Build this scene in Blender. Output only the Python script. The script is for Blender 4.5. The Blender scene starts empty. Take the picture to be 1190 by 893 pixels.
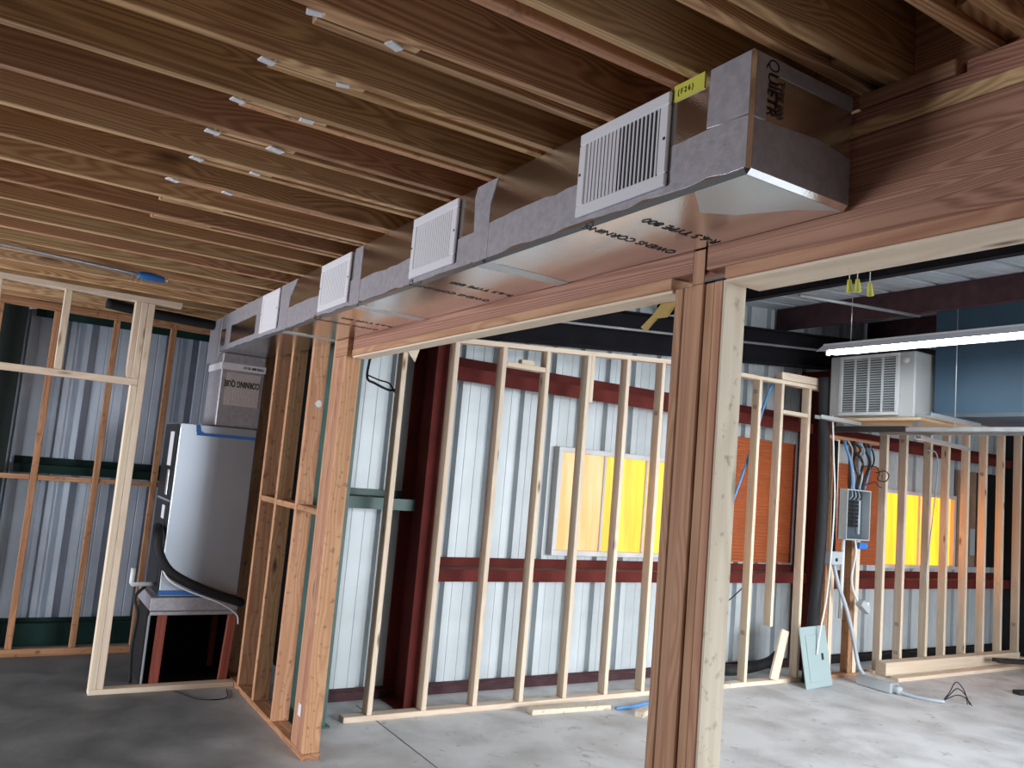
import bpy, bmesh, math, random
from mathutils import Vector, Matrix
random.seed(7)
S = bpy.context.scene
COL = S.collection

# ------------------------------------------------------------------ camera
yaw, pitch, roll = 0.55396, 0.10912, 0.08692
fw = Vector((math.sin(yaw)*math.cos(pitch), math.cos(yaw)*math.cos(pitch), math.sin(pitch)))
rt = Vector((math.cos(yaw), -math.sin(yaw), 0)); up = rt.cross(fw)
r2 = rt*math.cos(roll) + up*math.sin(roll); u2 = up*math.cos(roll) - rt*math.sin(roll)
cd = bpy.data.cameras.new('camera'); cam = bpy.data.objects.new('camera', cd); COL.objects.link(cam)
cd.sensor_fit = 'HORIZONTAL'; cd.sensor_width = 36; cd.lens = 945.07/1190*36; cd.clip_start = 0.02
cam.matrix_world = Matrix(((r2.x, u2.x, -fw.x, 0), (r2.y, u2.y, -fw.y, 0), (r2.z, u2.z, -fw.z, 1.765), (0, 0, 0, 1)))
S.camera = cam
# ------------------------------------------------------------------ light and exposure
S.view_settings.view_transform = 'Standard'; S.view_settings.look = 'None'
S.view_settings.gamma = 1; S.view_settings.use_curve_mapping = False
S.view_settings.exposure = 0.3
W = bpy.data.worlds.new('world'); S.world = W; W.use_nodes = True
W.node_tree.nodes['Background'].inputs[0].default_value = (0.80, 0.88, 1.0, 1)
W.node_tree.nodes['Background'].inputs[1].default_value = 0.17
def area(name, loc, target, sx, sy, power, color, spread=180):
    d = bpy.data.lights.new(name, 'AREA'); d.shape = 'RECTANGLE'; d.size = sx; d.size_y = sy
    d.energy = power; d.color = color; d.spread = math.radians(spread)
    o = bpy.data.objects.new(name, d); COL.objects.link(o); o.location = loc
    o.rotation_euler = (Vector(target)-Vector(loc)).to_track_quat('-Z', 'Y').to_euler()
    return o
# daylight entering by the open bay doors behind and to the left of the viewer
area('bay_door_daylight', (6.5, -3.5, 1.9), (5.8, 1.8, -0.2), 6.0, 2.6, 260, (0.90, 0.95, 1.0), 84)
area('side_door_daylight', (-3.8, 5.3, 1.0), (3.0, 5.2, 1.6), 2.8, 1.9, 200, (0.90, 0.93, 1.0), 160)

# ------------------------------------------------------------------ materials
def nodes(name):
    m = bpy.data.materials.new(name); m.use_nodes = True
    nt = m.node_tree; b = nt.nodes['Principled BSDF']
    return m, nt, b
def N(nt, t, **k):
    n = nt.nodes.new(t)
    for a, v in k.items(): setattr(n, a, v)
    return n
def rgb(c): return (c[0], c[1], c[2], 1)
def plain(name, c, rough=.6, metal=0., bump=0., bscale=60, var=.0, vscale=4):
    m, nt, b = nodes(name)
    b.inputs['Base Color'].default_value = rgb(c); b.inputs['Roughness'].default_value = rough; b.inputs['Metallic'].default_value = metal
    tc = N(nt, 'ShaderNodeTexCoord')
    if var:
        n = N(nt, 'ShaderNodeTexNoise'); n.inputs['Scale'].default_value = vscale; n.inputs['Detail'].default_value = 5
        nt.links.new(tc.outputs['Object'], n.inputs['Vector'])
        r = N(nt, 'ShaderNodeValToRGB'); r.color_ramp.elements[0].position = .3; r.color_ramp.elements[1].position = .7
        r.color_ramp.elements[0].color = rgb([x*(1-var) for x in c]); r.color_ramp.elements[1].color = rgb([min(1, x*(1+var*.6)) for x in c])
        nt.links.new(n.outputs['Fac'], r.inputs['Fac']); nt.links.new(r.outputs['Color'], b.inputs['Base Color'])
    if bump:
        n2 = N(nt, 'ShaderNodeTexNoise'); n2.inputs['Scale'].default_value = bscale; n2.inputs['Detail'].default_value = 3
        nt.links.new(tc.outputs['Object'], n2.inputs['Vector'])
        bp = N(nt, 'ShaderNodeBump'); bp.inputs['Strength'].default_value = bump; bp.inputs['Distance'].default_value = .01
        nt.links.new(n2.outputs['Fac'], bp.inputs['Height']); nt.links.new(bp.outputs['Normal'], b.inputs['Normal'])
    return m
def wood(name, light, dark, knot=(.10, .045, .02), ring=26., contrast=1., spread=.16, kscale=1.0, rough=.72, grime=0., straight=(.20, 6.5)):
    m, nt, b = nodes(name); L = nt.links.new
    tc = N(nt, 'ShaderNodeTexCoord'); oi = N(nt, 'ShaderNodeObjectInfo')
    mul = N(nt, 'ShaderNodeMath', operation='MULTIPLY'); mul.inputs[1].default_value = 37.; L(oi.outputs['Random'], mul.inputs[0])
    add = N(nt, 'ShaderNodeVectorMath', operation='ADD'); L(tc.outputs['Object'], add.inputs[0]); L(mul.outputs[0], add.inputs[1])
    # knots: sparse cells, drawn out along the board
    mk = N(nt, 'ShaderNodeMapping'); mk.inputs['Scale'].default_value = (1.7*kscale, 6*kscale, 6*kscale); L(add.outputs[0], mk.inputs[0])
    vo = N(nt, 'ShaderNodeTexVoronoi'); vo.inputs['Scale'].default_value = 1.; L(mk.outputs[0], vo.inputs['Vector'])
    kr = N(nt, 'ShaderNodeMapRange'); kr.inputs[1].default_value = .03; kr.inputs[2].default_value = .13; kr.inputs[3].default_value = 1; kr.inputs[4].default_value = 0
    L(vo.outputs['Distance'], kr.inputs[0])
    # growth rings bent round the knots
    mg = N(nt, 'ShaderNodeMapping'); mg.inputs['Scale'].default_value = (straight[0], straight[1], straight[1]); L(add.outputs[0], mg.inputs[0])
    n1 = N(nt, 'ShaderNodeTexNoise'); n1.inputs['Scale'].default_value = 1.; n1.inputs['Detail'].default_value = 1.6; n1.inputs['Distortion'].default_value = .15
    L(mg.outputs[0], n1.inputs['Vector'])
    ks = N(nt, 'ShaderNodeMapRange'); ks.inputs[1].default_value = 0.; ks.inputs[2].default_value = .45; ks.inputs[3].default_value = .16; ks.inputs[4].default_value = 0
    L(vo.outputs['Distance'], ks.inputs[0])
    ad = N(nt, 'ShaderNodeMath', operation='ADD'); L(n1.outputs['Fac'], ad.inputs[0]); L(ks.outputs[0], ad.inputs[1])
    m1 = N(nt, 'ShaderNodeMath', operation='MULTIPLY'); m1.inputs[1].default_value = ring*6.28; L(ad.outputs[0], m1.inputs[0])
    sn = N(nt, 'ShaderNodeMath', operation='SINE'); L(m1.outputs[0], sn.inputs[0])
    # fibre
    mf = N(nt, 'ShaderNodeMapping'); mf.inputs['Scale'].default_value = (2.5, 170, 170); L(add.outputs[0], mf.inputs[0])
    n2 = N(nt, 'ShaderNodeTexNoise'); n2.inputs['Scale'].default_value = 1.; n2.inputs['Detail'].default_value = 3; L(mf.outputs[0], n2.inputs['Vector'])
    s1 = N(nt, 'ShaderNodeMath', operation='MULTIPLY'); s1.inputs[1].default_value = .28*contrast; L(sn.outputs[0], s1.inputs[0])
    s2 = N(nt, 'ShaderNodeMath', operation='MULTIPLY'); s2.inputs[1].default_value = .7*contrast; L(n2.outputs['Fac'], s2.inputs[0])
    s3 = N(nt, 'ShaderNodeMath', operation='ADD'); L(s1.outputs[0], s3.inputs[0]); L(s2.outputs[0], s3.inputs[1])
    mr = N(nt, 'ShaderNodeMapRange'); mr.inputs[1].default_value = 0.; mr.inputs[2].default_value = .8; L(s3.outputs[0], mr.inputs[0])
    mx = N(nt, 'ShaderNodeMix', data_type='RGBA'); mx.inputs[6].default_value = rgb(light); mx.inputs[7].default_value = rgb(dark); L(mr.outputs[0], mx.inputs[0])
    hs = N(nt, 'ShaderNodeHueSaturation')
    v1 = N(nt, 'ShaderNodeMapRange'); v1.inputs[3].default_value = 1-spread; v1.inputs[4].default_value = 1+spread; L(oi.outputs['Random'], v1.inputs[0])
    wn = N(nt, 'ShaderNodeTexWhiteNoise'); wn.noise_dimensions = '1D'; L(oi.outputs['Random'], wn.inputs['W'])
    h1 = N(nt, 'ShaderNodeMapRange'); h1.inputs[3].default_value = .493; h1.inputs[4].default_value = .504; L(wn.outputs['Value'], h1.inputs[0])
    L(v1.outputs[0], hs.inputs['Value']); L(h1.outputs[0], hs.inputs['Hue']); L(mx.outputs[2], hs.inputs['Color'])
    mk2 = N(nt, 'ShaderNodeMix', data_type='RGBA'); mk2.inputs[7].default_value = rgb(knot); L(kr.outputs[0], mk2.inputs[0]); L(hs.outputs[0], mk2.inputs[6])
    out = mk2.outputs[2]
    if grime:
        ng = N(nt, 'ShaderNodeTexNoise'); ng.inputs['Scale'].default_value = 26; ng.inputs['Detail'].default_value = 6; L(add.outputs[0], ng.inputs['Vector'])
        gr = N(nt, 'ShaderNodeMapRange'); gr.inputs[1].default_value = .58; gr.inputs[2].default_value = .72; gr.inputs[4].default_value = grime; L(ng.outputs['Fac'], gr.inputs[0])
        mg2 = N(nt, 'ShaderNodeMix', data_type='RGBA'); mg2.inputs[7].default_value = (.05, .035, .025, 1); L(gr.outputs[0], mg2.inputs[0]); L(out, mg2.inputs[6]); out = mg2.outputs[2]
    L(out, b.inputs['Base Color']); b.inputs['Roughness'].default_value = rough
    bp = N(nt, 'ShaderNodeBump'); bp.inputs['Strength'].default_value = .18; bp.inputs['Distance'].default_value = .004
    L(s3.outputs[0], bp.inputs['Height']); L(bp.outputs['Normal'], b.inputs['Normal'])
    return m
WD = dict(
 joist=wood('joist_lumber', (.57, .345, .165), (.26, .12, .048), ring=34, spread=.2, kscale=.8),
 joist_red=wood('joist_lumber_reddish', (.53, .30, .155), (.29, .135, .06), ring=36, spread=.15, kscale=.7),
 joist_pale=wood('joist_lumber_pale', (.66, .45, .235), (.40, .205, .085), ring=30, spread=.12, kscale=.8),
 fir=wood('fir_lumber', (.50, .275, .155), (.36, .165, .088), ring=16, spread=.13),
 header=wood('header_lumber', (.45, .235, .15), (.23, .095, .058), ring=42, spread=.05, kscale=.45, straight=(.05, 8.)),
 pine=wood('new_pine', (.78, .65, .50), (.66, .51, .36), knot=(.22, .11, .05), ring=8, contrast=.8, spread=.07, kscale=1.2),
 cream=wood('dusty_cream_pine', (.72, .63, .49), (.56, .46, .33), knot=(.12, .08, .05), ring=6, contrast=.8, spread=.04, grime=.5),
 old=wood('old_brown_lumber', (.46, .245, .12), (.30, .13, .055), knot=(.08, .03, .015), ring=14, spread=.14, grime=.7),
 orange=wood('old_orange_lumber', (.62, .34, .18), (.46, .215, .10), knot=(.1, .04, .02), ring=12, spread=.1, grime=.55),
 redpaint=wood('red_stained_wood', (.40, .10, .065), (.28, .06, .04), ring=8, spread=.1),
)
def concrete():
    m, nt, b = nodes('concrete'); L = nt.links.new
    tc = N(nt, 'ShaderNodeTexCoord')
    def noise(s, d, loc=(0, 0, 0), dist=0.):
        mp = N(nt, 'ShaderNodeMapping'); mp.inputs['Location'].default_value = loc; L(tc.outputs['Object'], mp.inputs[0])
        n = N(nt, 'ShaderNodeTexNoise'); n.inputs['Scale'].default_value = s; n.inputs['Detail'].default_value = d; n.inputs['Distortion'].default_value = dist
        L(mp.outputs[0], n.inputs['Vector']); return n.outputs['Fac']
    def ramp(f, a, c0, p, c1):
        r = N(nt, 'ShaderNodeValToRGB'); r.color_ramp.elements[0].position = a; r.color_ramp.elements[1].position = p
        r.color_ramp.elements[0].color = rgb(c0); r.color_ramp.elements[1].color = rgb(c1); L(f, r.inputs[0]); return r.outputs[0]
    base = ramp(noise(1.3, 8, dist=.1), .35, (.42, .42, .415), .66, (.54, .54, .535))
    dust = N(nt, 'ShaderNodeMapRange'); dust.inputs[1].default_value = .33; dust.inputs[2].default_value = .60; dust.inputs[4].default_value = .95; L(noise(2.3, 9, (4, 2, 0), .2), dust.inputs[0])
    mx = N(nt, 'ShaderNodeMix', data_type='RGBA'); mx.inputs[7].default_value = (.72, .735, .745, 1); L(dust.outputs[0], mx.inputs[0]); L(base, mx.inputs[6])
    # the slab left of the saw joint takes a darker ramp, without the plaster dust
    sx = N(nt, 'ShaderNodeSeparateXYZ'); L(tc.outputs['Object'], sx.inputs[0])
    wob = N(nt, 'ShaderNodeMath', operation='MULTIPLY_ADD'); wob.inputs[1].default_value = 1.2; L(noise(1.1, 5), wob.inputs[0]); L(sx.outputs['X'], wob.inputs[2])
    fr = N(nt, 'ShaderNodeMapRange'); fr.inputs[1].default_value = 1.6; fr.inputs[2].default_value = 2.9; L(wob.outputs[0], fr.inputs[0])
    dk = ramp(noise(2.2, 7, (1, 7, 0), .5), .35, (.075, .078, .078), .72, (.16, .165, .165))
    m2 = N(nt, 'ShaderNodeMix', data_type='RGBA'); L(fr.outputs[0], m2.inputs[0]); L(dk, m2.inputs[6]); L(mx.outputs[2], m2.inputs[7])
    sp = N(nt, 'ShaderNodeMapRange'); sp.inputs[1].default_value = .63; sp.inputs[2].default_value = .72; sp.inputs[4].default_value = .45; L(noise(9, 5, (3, 3, 0), 1.), sp.inputs[0])
    m3 = N(nt, 'ShaderNodeMix', data_type='RGBA'); m3.inputs[7].default_value = (.16, .15, .14, 1); L(sp.outputs[0], m3.inputs[0]); L(m2.outputs[2], m3.inputs[6])
    L(m3.outputs[2], b.inputs['Base Color'])
    b.inputs['Roughness'].default_value = .6
    bp = N(nt, 'ShaderNodeBump'); bp.inputs['Strength'].default_value = .25; bp.inputs['Distance'].default_value = .01; L(noise(14, 6), bp.inputs['Height']); L(bp.outputs[0], b.inputs['Normal'])
    return m
def foil(name, c, rough, bump, scale, metal=1., scl=(1, 1, 1), blot=0.):
    m, nt, b = nodes(name); L = nt.links.new
    tc = N(nt, 'ShaderNodeTexCoord'); mp = N(nt, 'ShaderNodeMapping'); mp.inputs['Scale'].default_value = scl; L(tc.outputs['Object'], mp.inputs[0])
    n = N(nt, 'ShaderNodeTexNoise'); n.inputs['Scale'].default_value = scale; n.inputs['Detail'].default_value = 3; L(mp.outputs[0], n.inputs['Vector'])
    n2 = N(nt, 'ShaderNodeTexNoise'); n2.inputs['Scale'].default_value = 5; n2.inputs['Detail'].default_value = 2; L(tc.outputs['Object'], n2.inputs['Vector'])
    ad = N(nt, 'ShaderNodeMath', operation='MULTIPLY_ADD'); ad.inputs[1].default_value = 1.2; L(n2.outputs['Fac'], ad.inputs[0]); L(n.outputs['Fac'], ad.inputs[2])
    bp = N(nt, 'ShaderNodeBump'); bp.inputs['Strength'].default_value = bump; bp.inputs['Distance'].default_value = .01; L(ad.outputs[0], bp.inputs['Height']); L(bp.outputs[0], b.inputs['Normal'])
    b.inputs['Base Color'].default_value = rgb(c); b.inputs['Metallic'].default_value = metal; b.inputs['Roughness'].default_value = rough
    return m
def glow(name, c0, c1, strength, scale=(.45, 4, 4)):
    # frosted glazing lit from outside by the evening sun
    m, nt, b = nodes(name); L = nt.links.new
    tc = N(nt, 'ShaderNodeTexCoord'); mp = N(nt, 'ShaderNodeMapping'); mp.inputs['Scale'].default_value = scale; L(tc.outputs['Object'], mp.inputs[0])
    n = N(nt, 'ShaderNodeTexNoise'); n.inputs['Scale'].default_value = 1.8; n.inputs['Detail'].default_value = 3; L(mp.outputs[0], n.inputs['Vector'])
    r = N(nt, 'ShaderNodeValToRGB'); r.color_ramp.elements[0].position = .38; r.color_ramp.elements[1].position = .62
    r.color_ramp.elements[0].color = rgb(c0); r.color_ramp.elements[1].color = rgb(c1); L(n.outputs['Fac'], r.inputs[0])
    L(r.outputs[0], b.inputs['Emission Color']); b.inputs['Emission Strength'].default_value = strength
    b.inputs['Base Color'].default_value = (.12, .08, .03, 1); b.inputs['Roughness'].default_value = .35
    return m
M = dict(
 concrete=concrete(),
 sheet=plain('white_backed_steel_sheet', (.55, .595, .615), .42, 0.1, var=.10, vscale=3),
 sheet2=plain('galvanised_steel_sheet', (.58, .66, .77), .36, 0.3, var=.14, vscale=3),
 darksheet=plain('dark_ribbed_sheet', (.05, .055, .06), .7, var=.3),  # near-black colour for the return wall sheets
 roofsheet=plain('pale_roof_sheet', (.50, .54, .58), .5, .1, var=.1),
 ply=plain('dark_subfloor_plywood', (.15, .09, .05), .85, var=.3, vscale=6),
 plywood=plain('plywood', (.58, .40, .23), .7, var=.15),
 redsteel=plain('red_oxide_steel', (.12, .02, .016), .7, .0, bump=.1, var=.25),
 dustyred=plain('dusty_red_oxide_steel', (.24, .12, .10), .75, var=.3, vscale=9),
 greensteel=plain('green_primer_steel', (.05, .105, .092), .5, var=.3),
 darkgreen=plain('dark_green_steel', (.012, .036, .03), .6, var=.3),
 shadegreen=plain('shaded_green_steel', (.006, .013, .011), .8),  # green steel darkened to near black, shade put into the colour
 darksteel=plain('dark_purlin_steel', (.011, .010, .013), .85, var=.3),
 purlin=plain('rusty_red_purlin', (.07, .035, .04), .7, var=.3, vscale=8),
 greysteel=plain('grey_steel_rail', (.30, .31, .31), .5, .3, var=.2),
 galv=plain('galvanised_channel', (.72, .76, .78), .3, .75, bump=.1),
 foil=foil('aluminium_foil_facing', (.82, .83, .84), .17, .08, 190),
 tape=plain('foil_tape', (.44, .42, .455), .45, .45, bump=.08, bscale=70, var=.16, vscale=38),
 tape_floorlit=foil('floorlit_foil_tape', (.66, .72, .74), .36, .06, 60, .45),  # paler copy of the tape, floor light put into its colour
 cabinet=foil('air_handler_steel', (.44, .49, .56), .36, .02, 20, .6),
 embossed=foil('embossed_foil', (.75, .75, .77), .3, .3, 90, .6, (1, 1, .4)),
 stampink=plain('faded_stamp_ink', (.22, .12, .09), .8),
 whitepl=plain('white_register_paint', (.74, .73, .76), .4),
 regin=plain('register_interior', (.03, .03, .035), .7),
 black=plain('black_rubber', (.012, .012, .014), .75, bump=.2, bscale=40),
 blackbox=plain('black_duct_liner', (.004, .004, .005), .9),
 ink=plain('black_print', (.012, .012, .014), .6),
 bluetape=plain('blue_tape', (.03, .17, .52), .55),
 bluepex=plain('blue_plastic_pipe', (.10, .28, .55), .4),
 whitep=plain('white_plastic', (.72, .73, .72), .4),
 yellow=plain('yellow_label', (.62, .60, .08), .5),
 yellowins=plain('yellow_insulation', (.40, .28, .09), .9, bump=.5, bscale=30),
 foam=plain('white_foam', (.72, .72, .74), .8, bump=.5, bscale=50),
 acbeige=plain('beige_cooler_paint', (.38, .385, .38), .5, var=.06),
 acgrille=plain('pale_grille_plastic', (.50, .51, .51), .5),
 bluepanel=plain('dark_blue_sheet', (.03, .07, .11), .55, .1, var=.12),
 greypanel=plain('grey_green_enamel', (.32, .40, .40), .42),
 greybox=plain('grey_enamel', (.42, .46, .48), .4),
 boxin=plain('dark_panel_interior', (.06, .085, .10), .5),
 conduit=plain('grey_pvc_conduit', (.40, .44, .48), .45),
 orangep=plain('orange_fibreglass_sheet', (.36, .095, .032), .5, var=.12),
 brownp=plain('brown_board', (.30, .19, .12), .8, var=.3),
 whiteframe=plain('white_window_frame', (.60, .60, .60), .5),
 blackmetal=plain('black_metal', (.02, .02, .022), .4, .3),
 tube=None,
)
for k_ in ('redsteel', 'darksteel', 'purlin', 'darkgreen', 'dustyred'): M[k_].node_tree.nodes['Principled BSDF'].inputs['Specular IOR Level'].default_value = .15
M['pane'] = glow('sunlit_frosted_pane', (1.0, .46, .17), (1.0, .64, .36), .98)
M['pane_bright'] = glow('sunlit_yellow_pane', (1.0, .42, .03), (1.0, .60, .05), 1.3)
M['pane_sun'] = glow('sunniest_yellow_pane', (1.0, .27, .01), (1.0, .37, .015), 2.3)
m, nt, b = nodes('lit_tube'); b.inputs['Emission Color'].default_value = (.86, .94, 1, 1); b.inputs['Emission Strength'].default_value = 55; M['tube'] = m
# orange sheet lets a little of the sun behind it through
ob = M['orangep'].node_tree.nodes['Principled BSDF']; ob.inputs['Emission Color'].default_value = (1, .16, .02, 1); ob.inputs['Emission Strength'].default_value = .03

# ------------------------------------------------------------------ builders
WM = {}
def link(o, parent, mat4):
    COL.objects.link(o)
    if parent is not None:
        o.parent = parent; o.matrix_parent_inverse = WM[parent].inverted()
    o.matrix_basis = mat4; WM[o] = mat4.copy()
    return o
def tag(o, label, cat, group=None, kind=None):
    if label: o['label'] = label
    if cat: o['category'] = cat
    if group: o['group'] = group
    if kind: o['kind'] = kind
    return o
def empty(name, loc, label=None, cat=None, group=None, kind=None):
    o = bpy.data.objects.new(name, None); o.empty_display_size = .1
    link(o, None, Matrix.Translation(loc)); return tag(o, label, cat, group, kind)
CACHE = {}
def boxmesh(l, w, t, bev, mat):
    k = (round(l, 4), round(w, 4), round(t, 4), round(bev, 4), mat.name)
    if k in CACHE: return CACHE[k]
    bm = bmesh.new(); bmesh.ops.create_cube(bm, size=1)
    for v in bm.verts: v.co = Vector((v.co.x*l, v.co.y*w, v.co.z*t))
    if bev > 0: bmesh.ops.bevel(bm, geom=bm.edges[:], offset=min(bev, .3*min(l, w, t)), segments=1, affect='EDGES')
    me = bpy.data.meshes.new('board'); bm.to_mesh(me); bm.free(); me.materials.append(mat); CACHE[k] = me
    return me
def beam(name, a, b, w, t, mat, parent=None, up=(0, 0, 1), bev=.003):
    """board from a to b; w = width across, t = thickness along 'up'"""
    a, b = Vector(a), Vector(b); x = (b-a).normalized(); u = Vector(up)
    y = u.cross(x)
    if y.length < 1e-4: y = Vector((0, 1, 0)).cross(x)
    y.normalize(); z = x.cross(y); c = (a+b)/2
    m4 = Matrix(((x.x, y.x, z.x, c.x), (x.y, y.y, z.y, c.y), (x.z, y.z, z.z, c.z), (0, 0, 0, 1)))
    o = bpy.data.objects.new(name, boxmesh((b-a).length, w, t, bev, mat))
    return link(o, parent, m4)
def bx(name, x0, x1, y0, y1, z0, z1, mat, parent=None, bev=.003):
    d = (x1-x0, y1-y0, z1-z0); i = d.index(max(d)); c = ((x0+x1)/2, (y0+y1)/2, (z0+z1)/2)
    if i == 0: return beam(name, (x0, c[1], c[2]), (x1, c[1], c[2]), d[1], d[2], mat, parent, (0, 0, 1), bev)
    if i == 1: return beam(name, (c[0], y0, c[2]), (c[0], y1, c[2]), d[0], d[2], mat, parent, (0, 0, 1), bev)
    return beam(name, (c[0], c[1], z0), (c[0], c[1], z1), d[0], d[1], mat, parent, (0, 1, 0), bev)
def meshobj(name, verts, faces, mat, parent=None, loc=(0, 0, 0), smooth=False):
    me = bpy.data.meshes.new(name); me.from_pydata(verts, [], faces); me.materials.append(mat)
    bm = bmesh.new(); bm.from_mesh(me); bmesh.ops.recalc_face_normals(bm, faces=bm.faces[:]); bm.to_mesh(me); bm.free()
    if smooth:
        for p in me.polygons: p.use_smooth = True
    return link(bpy.data.objects.new(name, me), parent, Matrix.Translation(loc))
def smoothpts(pts, n=8):
    P = [Vector(p) for p in pts]
    if len(P) < 3: return P
    P = [P[0]*2-P[1]] + P + [P[-1]*2-P[-2]]; out = []
    for i in range(1, len(P)-2):
        p0, p1, p2, p3 = P[i-1:i+3]
        for k in range(n):
            t = k/n
            out.append(.5*((2*p1)+(p2-p0)*t+(2*p0-5*p1+4*p2-p3)*t*t+(3*p1-p0-3*p2+p3)*t**3))
    return out+[P[-2]]
def tube(name, pts, r, mat, parent=None, seg=8, smooth=True, curve=True):
    P = smoothpts(pts) if curve else [Vector(p) for p in pts]
    o0 = P[0].copy(); V = []; F = []; nrm = None
    for i, p in enumerate(P):
        d = (P[min(i+1, len(P)-1)]-P[max(i-1, 0)]).normalized()
        if nrm is None: nrm = d.cross(Vector((0, 0, 1)) if abs(d.z) < .9 else Vector((1, 0, 0))).normalized()
        else: nrm = (nrm-d*nrm.dot(d)).normalized()
        bn = d.cross(nrm); rr = r(i/(len(P)-1)) if callable(r) else r
        for k in range(seg):
            a = 2*math.pi*k/seg; V.append(tuple(p-o0+(nrm*math.cos(a)+bn*math.sin(a))*rr))
    for i in range(len(P)-1):
        for k in range(seg): F.append((i*seg+k, i*seg+(k+1) % seg, (i+1)*seg+(k+1) % seg, (i+1)*seg+k))
    F.append(tuple(range(seg))[::-1]); F.append(tuple((len(P)-1)*seg+k for k in range(seg)))
    return meshobj(name, V, F, mat, parent, o0, smooth)
def text(name, body, size, origin, xdir, ydir, mat, parent, sx=1., bold=0.0):
    cu = bpy.data.curves.new('t', 'FONT'); cu.body = body; cu.size = size; cu.extrude = .0004; cu.offset = bold
    tmp = bpy.data.objects.new('t', cu); me = bpy.data.meshes.new_from_object(tmp)
    bpy.data.objects.remove(tmp); me.materials.clear(); me.materials.append(mat)
    x = Vector(xdir).normalized(); y = Vector(ydir).normalized(); z = x.cross(y); o = Vector(origin)
    for v in me.vertices: v.co.x *= sx
    m4 = Matrix(((x.x, y.x, z.x, o.x), (x.y, y.y, z.y, o.y), (x.z, y.z, z.z, o.z), (0, 0, 0, 1)))
    return link(bpy.data.objects.new(name, me), parent, m4)
def sheet_mesh(width, height, mat, pitch=.305, key=None):
    """ribbed steel sheet in the local XZ plane, ribs sunk towards +Y"""
    k = ('sheet', round(width, 3), round(height, 3), mat.name)
    if k in CACHE: return CACHE[k]
    prof = [(0, 0)]; c = pitch/2
    while c < width-.04:
        prof += [(c-.034, 0), (c-.024, .055), (c+.024, .055), (c+.034, 0)]
        for q in (.33, .67):
            e = c+pitch*q
            if e < width-.03: prof += [(e-.006, 0), (e-.003, .004), (e+.003, .004), (e+.006, 0)]
        c += pitch
    prof.append((width, 0)); V = []; F = []; n = len(prof); T = .0015
    for off in (0, T):
        for z in (0, height):
            for x, y in prof: V.append((x, y+off, z))
    for i in range(n-1):
        F.append((i, i+1, n+i+1, n+i)); F.append((2*n+i, 3*n+i, 3*n+i+1, 2*n+i+1))
        F.append((i, 2*n+i, 2*n+i+1, i+1)); F.append((n+i, n+i+1, 3*n+i+1, 3*n+i))
    F.append((0, n, 3*n, 2*n)); F.append((n-1, 3*n-1, 4*n-1, 2*n-1))
    me = bpy.data.meshes.new('sheet'); me.from_pydata(V, [], F); me.materials.append(mat)
    CACHE[k] = me; return me
def sheet(name, loc, xdir, width, height, mat, parent, zdir=(0, 0, 1)):
    x = Vector(xdir).normalized(); z = Vector(zdir).normalized(); y = z.cross(x); o = Vector(loc)
    m4 = Matrix(((x.x, y.x, z.x, o.x), (x.y, y.y, z.y, o.y), (x.z, y.z, z.z, o.z), (0, 0, 0, 1)))
    return link(bpy.data.objects.new(name, sheet_mesh(width, height, mat)), parent, m4)
def jit(s): return random.uniform(-s, s)

# ================================================================== THE SETTING
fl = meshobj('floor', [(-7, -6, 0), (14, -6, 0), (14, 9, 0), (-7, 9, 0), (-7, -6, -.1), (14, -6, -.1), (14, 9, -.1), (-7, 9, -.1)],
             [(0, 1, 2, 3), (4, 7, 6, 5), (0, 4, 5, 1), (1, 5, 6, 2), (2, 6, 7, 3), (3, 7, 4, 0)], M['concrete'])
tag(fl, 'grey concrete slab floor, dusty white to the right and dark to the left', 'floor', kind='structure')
bx('saw_joint', 2.436, 2.444, -5, 5.7, -.004, .0012, plain('joint_dark', (.13, .125, .12), .9), fl, 0)  # dark strip along the saw joint

# right-hand outer wall: ribbed sheets at y = 5.87
wb = empty('wall_back', (6.8, 5.87, 0)); tag(wb, 'pale ribbed steel sheet wall behind the new pine studs and windows', 'wall', kind='structure')
x = 2.06
while x < 11.5:
    sheet('sheet_panel', (x, 5.87, .06), (1, 0, 0), .914, 3.9, M['sheet'], wb); x += .915
# the jog between the two outer walls, and the closet's outer wall
ws = empty('wall_side', (2.12, 6.9, 0)); tag(ws, 'ribbed steel return wall behind the old partition studs', 'wall', kind='structure')
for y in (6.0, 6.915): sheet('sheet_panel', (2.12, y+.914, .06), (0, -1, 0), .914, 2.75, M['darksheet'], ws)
wl = empty('wall_left', (0, 7.96, 0)); tag(wl, 'bluish galvanised ribbed sheet wall behind the air handler', 'wall', kind='structure')
x = -3.75
for i in range(7):
    sheet('sheet_panel', (x, 7.96, .18), (1, 0, 0), .914, 2.62, M['sheet2'], wl); x += .84
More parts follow.
